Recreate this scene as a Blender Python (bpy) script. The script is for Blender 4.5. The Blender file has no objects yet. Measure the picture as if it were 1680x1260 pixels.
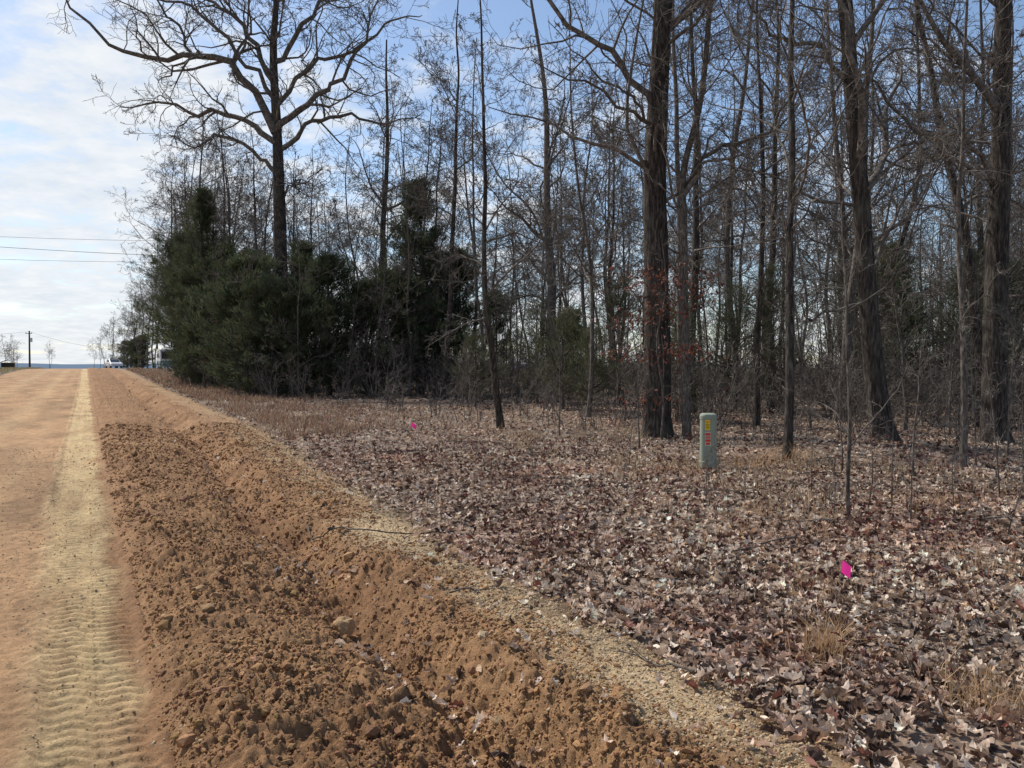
import bpy, math, numpy as np
from mathutils import Vector
rng=np.random.default_rng(11)
sc=bpy.context.scene
sc.view_settings.view_transform='Standard'
sc.view_settings.look='None'
sc.view_settings.exposure=0
COL=sc.collection
# ---------------------------------------------------------------- noise
TAB=np.random.default_rng(5).random((256,256))
def vn(x,y,seed=0):
    x=np.asarray(x,float)+seed*17.13; y=np.asarray(y,float)+seed*9.71
    xi=np.floor(x).astype(int); yi=np.floor(y).astype(int)
    fx=x-xi; fy=y-yi
    fx=fx*fx*(3-2*fx); fy=fy*fy*(3-2*fy)
    a=TAB[xi&255,yi&255]; b=TAB[(xi+1)&255,yi&255]; c=TAB[xi&255,(yi+1)&255]; d=TAB[(xi+1)&255,(yi+1)&255]
    return (a*(1-fx)+b*fx)*(1-fy)+(c*(1-fx)+d*fx)*fy
def fbm(x,y,o=3,seed=0):
    t=0;a=.5;n=0
    for i in range(o):
        t=t+a*vn(x*2**i,y*2**i,seed+i); n+=a; a*=.5
    return t/n
def lump(x,y,seed=0):
    xr=.8*x-.6*y; yr=.6*x+.8*y
    return .5*np.abs(2*vn(x,y,seed)-1)+.5*np.abs(2*vn(xr*1.1,yr*1.1,seed+7)-1)
def ss(a,b,x):
    t=np.clip((x-a)/(b-a),0,1); return t*t*(3-2*t)
# ---------------------------------------------------------------- terrain
CA,SA=0.873,0.488      # road direction
def uv(x,y): return CA*x+SA*y, -SA*x+CA*y
def xy(u,v): return CA*u-SA*v, SA*u+CA*v
def Hb(v): return 1.38*ss(22,120,v)-14*ss(165,600,v)
def bnd(v): return np.interp(v,[0,3,6,12,20,40],[2.6,2.6,2.74,3.2,3.9,4.2])
def s2u(s,v): return s+(bnd(v)-2.6)*np.clip((s-.3)/2.3,0,1)
def u2s(u,v):
    b=bnd(v); k=(b-2.6)/2.3
    return np.where(u<.3,u,np.where(u<b,(u+.3*k)/(1+k),u-(b-2.6)))
def floor_z(u,v):
    s=u2s(u,v)
    z=Hb(v)+.03*ss(2.5,3.2,s)+ (fbm(u/5,v/5,3,3)-.5)*.35*ss(3.5,9,s)+(fbm(u/.7,v/.7,2,8)-.5)*.06
    return z
def lft(v): return np.interp(v,[3,5,12],[-.17,-.22,-.38])
def tread(u,v):
    zig=v+.56*u+.03*(u<.03)+.035*(fbm(v*2,u*2,2,8)-.5)+.03*np.sin(u*26)
    w=.5+.5*np.sin(2*math.pi*zig/.095)
    return ss(.3,.65,w)*np.clip(.05+1.3*fbm(v/.6,u/.2,3,4),0,1.1)
def road_z(u,v):
    lf=lft(v)
    tr=ss(lf-.04,lf+.04,u)*(1-ss(.2,.26,u))
    z=Hb(v)+tr*(-.016+.019*tread(u,v))+(fbm(u/.04,v/.04,2,6)-.5)*.020*(1-.35*tr)+(fbm(u/.12,v/.12,2,16)-.5)*.028*(1-.6*tr)
    z=z+(fbm(u/.9,v/2.5,3,2)-.5)*.05*(1-tr)+.04*np.exp(-((u-.28)/.04)**2)*vn(v/.2,0,2)+.02*np.exp(-((u-lf+.05)/.04)**2)*vn(v/.2,3,2)
    return z
def patch(s,v): return np.exp(-(np.abs((s-2.25)/.34)**3)-np.abs((v-6.7)/.8)**3)+np.exp(-((s-2.4)/.25)**2-((v-2.9)/.5)**2)
def verge_z(s,v):
    sw=s+.24*(fbm(v*.8,0*v,3,9)-.5)*np.exp(-((s-1.5)/.6)**2)*2
    p=np.interp(sw,[.22,.34,.55,.8,1.1,1.38,1.48,1.56,1.70,1.82,2.05,2.45,2.75,2.98],[-.05,.05,.12,.08,.01,-.11,-.19,-.18,-.03,.09,.085,.04,.0,-.14])
    u=s2u(s,v); pt=np.clip(patch(s,v),0,1)
    cl=ss(.28,.42,s)*(1-ss(1.9,2.35,sw))*(1-pt)
    n=lump(u/.26,v/.26,1)*.06+lump(u/.10,v/.10,2)*.055+lump(u/.045,v/.045,3)*.044+lump(u/.02,v/.02,4)*.026
    n=n*(.4+1.2*vn(u/.7,v/.7,31))
    g=((fbm(u/.35,v/.35,3,12)-.5)*.07+lump(u/.03,v/.03,5)*.016+lump(u/.12,v/.12,15)*.025)*(1-.8*pt)
    return Hb(v)+p+cl*(n-.05)+(1-cl)*g
def surf_z(x,y):
    u,v=uv(x,y); s=u2s(u,v)
    vz=verge_z(np.clip(s,.24,2.98),v)
    return np.where(s<.32,road_z(u,v),np.where(s<2.72,vz,np.where(s<2.95,np.maximum(vz,floor_z(u,v)),floor_z(u,v))))
# ---------------------------------------------------------------- mesh helpers
def mk(name,V,F,mat=None,col=None,smooth=True):
    V=np.ascontiguousarray(V,dtype=np.float32).reshape(-1,3); F=np.ascontiguousarray(F,dtype=np.int32)
    me=bpy.data.meshes.new(name)
    n,k=F.shape
    me.vertices.add(len(V)); me.vertices.foreach_set('co',V.ravel())
    me.loops.add(n*k); me.loops.foreach_set('vertex_index',F.ravel())
    me.polygons.add(n); me.polygons.foreach_set('loop_start',np.arange(0,n*k,k,dtype=np.int32))
    me.polygons.foreach_set('use_smooth',np.full(n,smooth,dtype=bool))
    me.update(calc_edges=True)
    if col is not None:
        c=np.ones((len(V),4),dtype=np.float32); c[:,:3]=col
        a=me.attributes.new('col','FLOAT_COLOR','POINT'); a.data.foreach_set('color',c.ravel())
    if mat: me.materials.append(mat)
    return me
def add(name,me,parent=None,loc=(0,0,0),rz=0,scale=1,**kw):
    o=bpy.data.objects.new(name,me); COL.objects.link(o)
    if parent: o.parent=parent
    o.location=loc; o.rotation_euler=(0,0,rz); 
    o.scale=(scale,)*3 if np.isscalar(scale) else scale
    for k,val in kw.items(): o[k]=val
    return o
def gridF(R,C):
    i=np.arange(R-1)[:,None]*C+np.arange(C-1)[None,:]; i=i.ravel()
    return np.stack([i,i+1,i+C+1,i+C],1)
def tubes(P,R,S):
    P=np.asarray(P,float); B,N,_=P.shape
    T=np.gradient(P,axis=1); T/=np.linalg.norm(T,axis=2,keepdims=True)+1e-9
    m=T.mean(1); ref=np.where(np.abs(m[:,2:3])>.8,np.array([[1.,0,0]]),np.array([[0,0,1.]]))[:,None,:]
    A=np.cross(T,ref); A/=np.linalg.norm(A,axis=2,keepdims=True)+1e-9
    Bn=np.cross(T,A)
    th=np.arange(S)*2*math.pi/S
    R=np.asarray(R,float)
    if R.ndim==2: R=R[:,:,None]*np.ones(S)
    V=P[:,:,None,:]+R[...,None]*(A[:,:,None,:]*np.cos(th)[None,None,:,None]+Bn[:,:,None,:]*np.sin(th)[None,None,:,None])
    b=np.arange(B)[:,None,None]*N*S; i=np.arange(N-1)[None,:,None]*S; j=np.arange(S)[None,None,:]; j2=(j+1)%S
    F=np.stack([b+i+j,b+i+j2,b+i+S+j2,b+i+S+j],-1).reshape(-1,4)
    return V.reshape(-1,3),F
def join(L):
    Vs=[];Fs=[];o=0
    for V,F in L:
        Vs.append(V);Fs.append(F+o);o+=len(V)
    return np.concatenate(Vs),np.concatenate(Fs)
def joinc(L):
    V,F=join([(a,b) for a,b,c in L]); return V,F,np.concatenate([np.broadcast_to(c,(len(a),3)) for a,b,c in L])
def boxm(cx,cy,cz,sx,sy,sz):
    V=np.array([[x,y,z] for x in(-.5,.5) for y in(-.5,.5) for z in(-.5,.5)])*[sx,sy,sz]+[cx,cy,cz]
    F=np.array([[0,1,3,2],[4,6,7,5],[0,4,5,1],[2,3,7,6],[0,2,6,4],[1,5,7,3]])
    return V,F
def bevel(o,w,seg=2):
    m=o.modifiers.new('b','BEVEL'); m.width=w; m.segments=seg; m.limit_method='ANGLE'
# ---------------------------------------------------------------- materials
def newmat(name):
    m=bpy.data.materials.new(name); m.use_nodes=True; nt=m.node_tree; b=nt.nodes['Principled BSDF']
    b.inputs['Specular IOR Level'].default_value=.25
    return m,nt,b
def N(nt,t,**k):
    n=nt.nodes.new(t)
    for a,v in k.items(): setattr(n,a,v)
    return n
def noise(nt,co,scale,detail=5,rough=.6):
    n=N(nt,'ShaderNodeTexNoise'); n.inputs['Scale'].default_value=scale; n.inputs['Detail'].default_value=detail; n.inputs['Roughness'].default_value=rough
    nt.links.new(co,n.inputs['Vector']); return n.outputs['Fac']
def ramp(nt,f,stops,interp='LINEAR'):
    r=N(nt,'ShaderNodeValToRGB'); r.color_ramp.interpolation=interp
    el=r.color_ramp.elements
    while len(el)<len(stops): el.new(.5)
    for e,(p,c) in zip(el,stops):
        e.position=p; e.color=(*c,1) if len(c)==3 else c
    nt.links.new(f,r.inputs['Fac']); return r.outputs['Color']
def mix(nt,f,a,b,mode='MIX'):
    m=N(nt,'ShaderNodeMix',data_type='RGBA',blend_type=mode)
    for i,v in ((0,f),(6,a),(7,b)):
        if isinstance(v,(int,float)): m.inputs[i].default_value=v
        elif isinstance(v,tuple): m.inputs[i].default_value=(*v,1)
        else: nt.links.new(v,m.inputs[i])
    return m.outputs[2]
def bump(nt,b,h,dist,strength=1):
    n=N(nt,'ShaderNodeBump'); n.inputs['Distance'].default_value=dist; n.inputs['Strength'].default_value=strength
    nt.links.new(h,n.inputs['Height'])
    if b.inputs['Normal'].is_linked: nt.links.new(b.inputs['Normal'].links[0].from_socket,n.inputs['Normal'])
    nt.links.new(n.outputs['Normal'],b.inputs['Normal'])
def objco(nt,sc3=(1,1,1)):
    t=N(nt,'ShaderNodeTexCoord'); m=N(nt,'ShaderNodeMapping'); m.inputs['Scale'].default_value=sc3
    nt.links.new(t.outputs['Object'],m.inputs['Vector']); return m.outputs['Vector']
def attrmat(name,rough=.95,var=.5,scale=60,bd=.004,trans=0,spec=.25):
    m,nt,b=newmat(name); a=N(nt,'ShaderNodeAttribute',attribute_name='col'); co=objco(nt)
    f=noise(nt,co,scale,6,.7)
    c=mix(nt,1.0,a.outputs['Color'],ramp(nt,f,[(.25,(1-var,)*3),(.75,(1+var,)*3)]),'MULTIPLY')
    nt.links.new(c,b.inputs['Base Color']); b.inputs['Roughness'].default_value=rough; b.inputs['Specular IOR Level'].default_value=spec
    if bd: bump(nt,b,f,bd)
    if trans:
        tr=N(nt,'ShaderNodeBsdfTranslucent'); nt.links.new(c,tr.inputs['Color']); ms=N(nt,'ShaderNodeMixShader'); ms.inputs[0].default_value=trans
        nt.links.new(b.outputs[0],ms.inputs[1]); nt.links.new(tr.outputs[0],ms.inputs[2])
        nt.links.new(ms.outputs[0],nt.nodes['Material Output'].inputs['Surface'])
    return m
def plain(name,c,rough=.6,metal=0,var=.12,scale=8,spec=.3):
    m,nt,b=newmat(name); co=objco(nt); f=noise(nt,co,scale,5)
    nt.links.new(ramp(nt,f,[(.3,tuple(x*(1-var) for x in c)),(.7,tuple(min(1,x*(1+var)) for x in c))]),b.inputs['Base Color'])
    b.inputs['Roughness'].default_value=rough; b.inputs['Metallic'].default_value=metal; b.inputs['Specular IOR Level'].default_value=spec
    return m
def barkmat(name,dark,mid,light,sc3=(22,22,4),bd=.03):
    m,nt,b=newmat(name); co=objco(nt,sc3)
    f=noise(nt,co,1,7,.65); co2=objco(nt); f2=noise(nt,co2,1.6,4); 
    c=ramp(nt,f,[(.32,dark),(.5,mid),(.72,light)])
    c=mix(nt,ramp(nt,f2,[(.5,(0,0,0)),(.75,(.5,.5,.5))]),c,(.11,.115,.085))
    nt.links.new(c,b.inputs['Base Color']); b.inputs['Roughness'].default_value=.95; b.inputs['Specular IOR Level'].default_value=.15
    bump(nt,b,f,bd); return m
M_bark=barkmat('oak_bark',(.013,.010,.009),(.052,.041,.034),(.165,.138,.118))
M_bark2=barkmat('grey_bark',(.03,.025,.021),(.115,.095,.080),(.28,.245,.215),(30,30,8),.01)
M_twig=barkmat('twig_bark',(.05,.042,.036),(.135,.113,.098),(.30,.265,.23),(9,9,9),.002)
M_leaf=attrmat('dead_leaf',.55,.3,45,.003,.25,.3)
M_soil=attrmat('loose_clay_soil',.97,.36,90,.014)
M_stone=attrmat('stone',.9,.22,40,.004)
M_cedar=attrmat('cedar_foliage',.8,.35,3,0,.3)
M_grass=attrmat('dry_grass',.85,.3,6,0,.3)
def floormat():
    m,nt,b=newmat('forest_floor_leaves'); co=objco(nt)
    v=N(nt,'ShaderNodeTexVoronoi'); v.inputs['Scale'].default_value=13; nt.links.new(co,v.inputs['Vector'])
    v2=N(nt,'ShaderNodeTexVoronoi'); v2.inputs['Scale'].default_value=19; nt.links.new(co,v2.inputs['Vector'])
    sp=N(nt,'ShaderNodeSeparateColor'); nt.links.new(v.outputs['Color'],sp.inputs[0])
    c=ramp(nt,sp.outputs[0],[(0,(.03,.018,.013)),(.35,(.08,.05,.036)),(.65,(.20,.13,.09)),(1,(.42,.32,.24))])
    sp2=N(nt,'ShaderNodeSeparateColor'); nt.links.new(v2.outputs['Color'],sp2.inputs[0])
    c2=ramp(nt,sp2.outputs[1],[(0,(.035,.022,.017)),(1,(.34,.25,.185))])
    c=mix(nt,.5,c,c2)
    g=N(nt,'ShaderNodeAttribute',attribute_name='col')
    sg=N(nt,'ShaderNodeSeparateColor'); nt.links.new(g.outputs['Color'],sg.inputs[0])
    gr=ramp(nt,noise(nt,co,3,6),[(.3,(.10,.07,.045)),(.7,(.22,.17,.11))])
    c=mix(nt,sg.outputs[0],c,gr)
    nt.links.new(c,b.inputs['Base Color']); b.inputs['Roughness'].default_value=.95
    bump(nt,b,v.outputs['Distance'],.05,.8); bump(nt,b,noise(nt,co,25,4),.03,.6); return m
M_floor=floormat()
# ---------------------------------------------------------------- ground sheets
def vrows(v0,v1,k):
    n=int(math.log(v1/v0)/k); return v0*np.exp(np.linspace(0,math.log(v1/v0),n))
sv=np.concatenate([-np.array([6000,3000,1500,700,350,180,90,40,20,10,5,2.]),np.arange(0,12,.25),12*np.exp(np.linspace(0,math.log(6000/12),170))])
su=np.concatenate([-np.array([6000,3000,1500,700,350,180,90,45,25,15,11,9,8,7.4,6.9]),[-6.5,-6.3,-3,0,2.3,2.6],np.arange(2.85,16,.22),16*np.exp(np.linspace(0,math.log(6000/16),80))])
S_,V_=np.meshgrid(su,sv)
U_=np.where(S_>.3,s2u(S_,V_),S_)
Z=floor_z(U_,V_); Z=np.where((S_<0),Hb(V_)+.03+(fbm(U_/3,V_/3,3)-.5)*.1,Z)
Z=np.where((S_>-6.6)&(S_<-6.4),Hb(V_)-.04,Z); Z=np.where((S_>-6.4)&(S_<2.4),Hb(V_)-.6,Z); Z=np.where((S_>2.4)&(S_<2.7),Hb(V_)-.16,Z)
X,Y=xy(U_,V_)
gc=np.zeros(S_.shape+(3,)); gc[...,0]=np.where(S_<0,1,0)+ (1-ss(4,7,S_))*ss(14,24,V_)*(S_>0)*.6
gc[...,0]=np.clip(gc[...,0]+ss(140,170,V_),0,1)
me=mk('ground',np.stack([X,Y,Z],-1),gridF(*S_.shape),M_floor,gc.reshape(-1,3)); add('ground',me,kind='structure')
# road
ru=np.concatenate([np.linspace(-6.75,-.6,130),np.linspace(-.56,.40,95)])
rv=np.concatenate([[-60,-30,-15,-6,-2,0],vrows(1.2,400,.0028)])
U_,V_=np.meshgrid(ru,rv); Z=road_z(U_,V_); Z=np.where(U_<-6.6,Z-.06,Z); Z=np.where(U_>.36,Z-.03,Z); X,Y=xy(U_,V_)
lf=lft(V_)
uw=U_+.22*(fbm(V_/.6,U_/.5,4,1)-.5)
tr=ss(lf-.16,lf+.08,uw)*(1-ss(.08,.26,uw))
tr2=np.exp(-((U_+1.9)/.35)**2)*.6+np.exp(-((U_+3.8)/.45)**2)*.5+np.exp(-((U_+.95)/.15)**2)*.25
n1=fbm(U_/.6,V_/1.6,4,7)[...,None]; n2=fbm(U_/.07,V_/.07,2,5)[...,None]; n3=fbm(U_/.03,V_/.03,2,55)[...,None]
A=np.array([.345,.205,.105]);B=np.array([.56,.41,.215]);C=np.array([.24,.125,.06])
c=A*(.56+.88*n1)
t=np.clip(tr+tr2*.6,0,1)[...,None]*np.clip(.0+1.3*fbm(U_/.25,V_/.8,4,13)[...,None],0,.92); c=c*(1-t)+B*t
e=ss(.08,.32,uw)[...,None]*.85; c=c*(1-e)+C*e
c=c*(.52+.52*n2+.44*n3)
c=c*(1-.18*(tr*(1-np.clip(tread(U_,V_),0,1))*(1-ss(12,24,V_)))[...,None])  # groove shade between tread bars painted into the colour, fading farther off
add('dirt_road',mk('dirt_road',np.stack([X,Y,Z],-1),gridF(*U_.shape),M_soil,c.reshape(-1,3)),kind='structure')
# verge
vs=np.linspace(.24,2.98,280); vv=np.concatenate([[-60,-30,-12,-5,-2,0],vrows(1.0,300,.0042)])
S_,V_=np.meshgrid(vs,vv); U_=s2u(S_,V_); Z=verge_z(S_,V_); X,Y=xy(U_,V_)
n1=fbm(U_/.5,V_/.5,4,21)[...,None]; n2=lump(U_/.05,V_/.05,3)[...,None]; n3=fbm(U_/.03,V_/.03,2,56)[...,None]
D1=np.array([.345,.198,.096]);D2=np.array([.18,.090,.043]);G=np.array([.43,.31,.175])
def gravcov(s,u,v):
    g=ss(2.0,2.22,s+.40*(fbm(u/.4,v/.6,3,17)-.5))
    g=g*(.30+.60*ss(.42,.60,fbm(u/.35,v/.6,3,19)))
    return np.clip(g*(1-.5*ss(10,20,v))+patch(s,v),0,1)
c=D1*(n1)+D2*(1-n1); c=c*1.12
g=gravcov(S_,U_,V_)[...,None]
c=c*(1-g)+G*g*(.85+.3*n1)*(1+.2*np.clip(patch(S_,V_),0,1)[...,None]); c=c*(.60+.54*n2+.22*n3)
lv=ss(2.4,2.8,S_+.3*(fbm(U_/.4,V_/.4,3,23)-.5))[...,None]*(.8); c=c*(1-lv)+np.array([.10,.062,.043])*lv
add('dirt_verge',mk('dirt_verge',np.stack([X,Y,Z],-1),gridF(*U_.shape),M_soil,c.reshape(-1,3)),kind='structure')
# ---------------------------------------------------------------- clods / pebbles
def ico():
    p=(1+5**.5)/2
    V=np.array([[-1,p,0],[1,p,0],[-1,-p,0],[1,-p,0],[0,-1,p],[0,1,p],[0,-1,-p],[0,1,-p],[p,0,-1],[p,0,1],[-p,0,-1],[-p,0,1]])/np.sqrt(1+p*p)
    F=np.array([[0,11,5],[0,5,1],[0,1,7],[0,7,10],[0,10,11],[1,5,9],[5,11,4],[11,10,2],[10,7,6],[7,1,8],[3,9,4],[3,4,2],[3,2,6],[3,6,8],[3,8,9],[4,9,5],[2,4,11],[6,2,10],[8,6,7],[9,8,1]])
    return V,F
IV,IF=ico()
def rocks(pos,size,cols,r,flat=.7):
    n=len(pos); V=IV[None]*(1+r.uniform(-.32,.32,(n,12,1)))
    V=V*(size[:,None,None]*np.stack([r.uniform(.8,1.4,n),r.uniform(.7,1.1,n),r.uniform(flat*.7,flat*1.2,n)],1)[:,None,:])
    a=r.uniform(0,6.28,n); ca,sa=np.cos(a)[:,None],np.sin(a)[:,None]
    x=V[...,0]*ca-V[...,1]*sa; y=V[...,0]*sa+V[...,1]*ca
    V=np.stack([x,y,V[...,2]],-1)+pos[:,None,:]
    F=(IF[None]+(np.arange(n)*12)[:,None,None]).reshape(-1,3)
    return V.reshape(-1,3),F,np.repeat(cols,12,0)
def scat(n,s0,s1,v0,v1,r,power=1.3):
    v=v0*(v1/v0)**(r.random(n)**power); s=r.uniform(s0,s1,n); return s,v
r=np.random.default_rng(3)
s,v=scat(76000,.26,2.4,2.0,22,r,1.0)
keep=r.random(len(s))<(.35+.65*ss(.4,.6,fbm(s/.3,v/.3,2,44)))*(1-np.clip(patch(s,v),0,1)); s=s[keep]; v=v[keep]
u=s2u(s,v); x,y=xy(u,v); size=.0040*np.exp(r.normal(0,.55,len(s)))*(1+v/11); z=verge_z(s,v)+size*.25
mm=fbm(u/.5,v/.5,4,21)[:,None]
cols=(D1*mm+D2*(1-mm))*1.2*(r.uniform(.75,1.35,(len(s),1)))+r.normal(0,.008,(len(s),3)); cols=np.clip(cols,.025,.6)
V,F,c=rocks(np.stack([x,y,z],1),size,cols,r,.85)
add('soil_clods',mk('soil_clods',V,F,M_soil,c,False),kind='stuff')
s,v=scat(60000,1.75,2.9,2.0,22,r,1.0); k=r.random(len(s))<gravcov(s,s2u(s,v),v)*(1-.5*np.clip(patch(s,v),0,1))+.06; s=s[k];v=v[k]
s2,v2=scat(34000,-4.5,.4,2.0,18,r,.9)
isr=np.concatenate([np.zeros(len(s)),np.ones(len(s2))])
s=np.concatenate([s,s2]);v=np.concatenate([v,v2])
u=s2u(s,v); x,y=xy(u,v); size=.0034*np.exp(r.normal(0,.45,len(s)))*(1+v/10)*np.where(isr>0,.6,1); z=np.where(s<.32,road_z(u,v),verge_z(s,v))+size*.1
pal=np.array([[.46,.33,.19],[.38,.25,.135],[.48,.37,.24],[.30,.19,.10],[.38,.28,.18]])
cols=pal[r.integers(0,5,len(s))]*r.uniform(.75,1.15,(len(s),1))
V,F,c=rocks(np.stack([x,y,z],1),size,cols,r,.8)
add('gravel',mk('gravel',V,F,M_stone,c,False),kind='stuff')
def rock_mesh(seed,c):
    rr=np.random.default_rng(seed)
    import bmesh
    bm=bmesh.new(); bmesh.ops.create_icosphere(bm,subdivisions=3,radius=1)
    dirs=rr.normal(0,1,(9,3)); dirs/=np.linalg.norm(dirs,axis=1)[:,None]; offs=rr.uniform(.55,.85,9)
    for vt in bm.verts:
        p=np.array(vt.co)
        for d,o in zip(dirs,offs):
            k=p@d
            if k>o: p=p-d*(k-o)*.9
        p*=1+.05*rr.normal(); vt.co=p
    me=bpy.data.meshes.new('rock'); bm.to_mesh(me); bm.free()
    a=me.attributes.new('col','FLOAT_COLOR','POINT'); cc=np.ones((len(me.vertices),4),dtype=np.float32); cc[:,:3]=c
    a.data.foreach_set('color',cc.ravel()); me.materials.append(M_stone); return me
rm=[rock_mesh(i,c) for i,c in enumerate([(.44,.28,.14),(.36,.22,.11),(.40,.27,.145),(.30,.18,.09)])]
RK=[(-1.10,4.95,.085,.085,0),(-1.83,4.55,.055,.035,3),(-2.05,4.98,.06,.035,1),(-0.52,3.9,.045,.045,1),(-.72,4.35,.045,.035,0),(-.9,3.65,.045,.03,3),(-1.5,4.0,.035,.03,3),(-.06,3.5,.035,.03,2),(-.55,6.6,.05,.03,2),(.05,5.0,.045,.03,0),(-1.95,5.6,.05,.04,3),(-2.9,8.2,.07,.05,1),(-.35,5.3,.045,.03,1),(-3.9,10.5,.08,.06,3)]
for i,(x,y,sx,sz,k) in enumerate(RK):
    o=add('rock',rm[k],loc=(x,y,float(surf_z(x,y))+sz*(.6 if i==0 else .3)),rz=i*1.7,scale=(sx,sx*.8,sz),label='angular tan rock lying in the loose clay of the road verge',category='rock',group='loose rocks on the dirt verge')
# ---------------------------------------------------------------- leaves
def leaf_templates():
    T=[]; rr=np.random.default_rng(9)
    prof=[np.array([.04,.34,.20,.52,.30,.42,.05]),np.array([.04,.25,.42,.48,.42,.28,.03]),np.array([.05,.42,.25,.55,.22,.3,.06])]
    t=np.linspace(0,1,7)
    for k in range(16):
        w=prof[k%3]*rr.uniform(.75,1.25,7)*.78; w2=prof[k%3]*rr.uniform(.75,1.25,7)*.78
        curl=rr.uniform(-.9,1.3); bend=rr.uniform(-1.0,1.2); tw=rr.uniform(-1.2,1.2)
        V=np.zeros((7,3,3)); V[:,1,0]=t-.5; V[:,0,0]=t-.5+.06; V[:,2,0]=t-.5+.06
        V[:,0,1]=-w*(1-.3*abs(curl)); V[:,2,1]=w2*(1-.3*abs(curl))
        zc=bend*((t-.5)**2)*1.3
        V[:,1,2]=zc; V[:,0,2]=zc+curl*w+tw*(t-.5)*w+rr.uniform(-.1,.1,7); V[:,2,2]=zc+curl*w2-tw*(t-.5)*w2+rr.uniform(-.1,.1,7)
        T.append(V.reshape(21,3))
    return np.array(T)
LT=leaf_templates(); LF=gridF(7,3)
PAL=np.array([[.68,.54,.42],[.52,.385,.285],[.32,.21,.145],[.16,.095,.065],[.06,.036,.027],[.20,.08,.055],[.80,.68,.55],[.50,.335,.20],[.42,.36,.31]])
PW=np.array([.19,.18,.16,.14,.15,.04,.11,.06,.05])
def leaves(pos,size,r,tilt=.5,cols=None,updown=False):
    n=len(pos); V=LT[r.integers(0,16,n)]*size[:,None,None]*np.stack([np.ones(n),r.uniform(.6,1.05,n),np.ones(n)],1)[:,None,:]
    nz=np.stack([r.normal(0,tilt,n),r.normal(0,tilt,n),np.ones(n)*(0.1 if updown else 1)],1); nz/=np.linalg.norm(nz,axis=1)[:,None]
    a=r.normal(0,1,(n,3)); X=a-(a*nz).sum(1)[:,None]*nz; X/=np.linalg.norm(X,axis=1)[:,None]; Y=np.cross(nz,X)
    V=V[...,0:1]*X[:,None]+V[...,1:2]*Y[:,None]+V[...,2:3]*nz[:,None]+pos[:,None]
    F=(LF[None]+(np.arange(n)*21)[:,None,None]).reshape(-1,4)
    if cols is None: cols=PAL[r.choice(9,n,p=PW/PW.sum())]*r.uniform(.75,1.2,(n,1))
    return V.reshape(-1,3),F,np.repeat(cols,21,0)
def scatter_polar(n,r0,r1,a0,a1,r):
    rad=np.sqrt(r.uniform(r0*r0,r1*r1,n)); a=np.radians(r.uniform(a0,a1,n)); return rad*np.sin(a),rad*np.cos(a)
L=[]
r=np.random.default_rng(21)
for (n,r0,r1,smin,smax) in [(24000,2.4,7,.038,.09),(38000,7,14,.042,.09),(38000,14,30,.06,.105),(26000,30,70,.10,.16)]:
    x,y=scatter_polar(n,r0,r1,-36,46,r); u,v=uv(x,y); s=u2s(u,v)
    edge=2.50+.5*(fbm(u*1.3,v*1.3,3,50)-.5)
    p=ss(-.2,.3,s-edge)*(.6+.4*ss(.3,.5,fbm(x/.35,y/.35,2,71)))
    p=p*(1-.4*(1-ss(4,6.5,s))*ss(16,26,v))
    p=np.where((s>1.2)&(s<edge),np.maximum(p,.035+.1*ss(1.2,1.5,s)*(1-ss(1.6,1.8,s))*(vn(v*1.3,0*v,6)>.5)),p)
    p=p*(1-.9*np.clip(patch(s,v),0,1))
    k=r.random(n)<p; x=x[k];y=y[k]
    sz=r.uniform(smin,smax,len(x)); z=surf_z(x,y)+r.uniform(.004,.05,len(x))*np.where(s[k]>edge[k],1,.4)
    big=fbm(x/.8,y/.8,3,70)[:,None]; far=(1-.06*ss(8,22,np.hypot(x,y)))[:,None]
    red=ss(.52,.75,fbm(x/1.2,y/1.2,3,75))[:,None]
    V,F,c=leaves(np.stack([x,y,z],1),sz,r,.46); tint=np.clip((.50+1.05*big)*far*(1-red*np.array([[.12,.24,.26]])),0,1.12); c=np.clip(c*np.repeat(tint,21,0),0,.85)
    L.append((V,F,c))
V,F,c=joinc(L)
add('leaf_litter',mk('leaf_litter',V,F,M_leaf,c,False),kind='stuff')
x,y=scatter_polar(1900,4.0,17,-16,32,r); u,v=uv(x,y); k=(u2s(u,v)>2.9)&(fbm(x/1.5,y/1.5,2,80)>.44); x=x[k];y=y[k]
P=[];Rr=[];lp=[]
for i in range(len(x)):
    z=float(surf_z(x[i],y[i])); h=r.uniform(.08,.26); dx,dy=r.normal(0,.05,2)
    pts=np.array([[x[i]+dx*t,y[i]+dy*t,z+h*t] for t in np.linspace(0,1,4)]); P.append(pts); Rr.append([.0025,.002,.002,.0015])
    for j in range(r.integers(1,5)): lp.append(pts[-1]+r.normal(0,.05,3)*[1,1,.6])
lp=np.array(lp); V1,F1=tubes(np.array(P),np.array(Rr),3)
V2,F2,c2=leaves(lp,r.uniform(.03,.06,len(lp)),r,.9,np.array([[.095,.028,.024]])*r.uniform(.6,1.5,(len(lp),1)))
V,F,c=joinc([(V1,F1,np.array([.08,.04,.03])),(V2,F2,c2)])
add('maroon_seedlings',mk('maroon_seedlings',V,F,M_leaf,c,False),kind='stuff')
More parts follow.
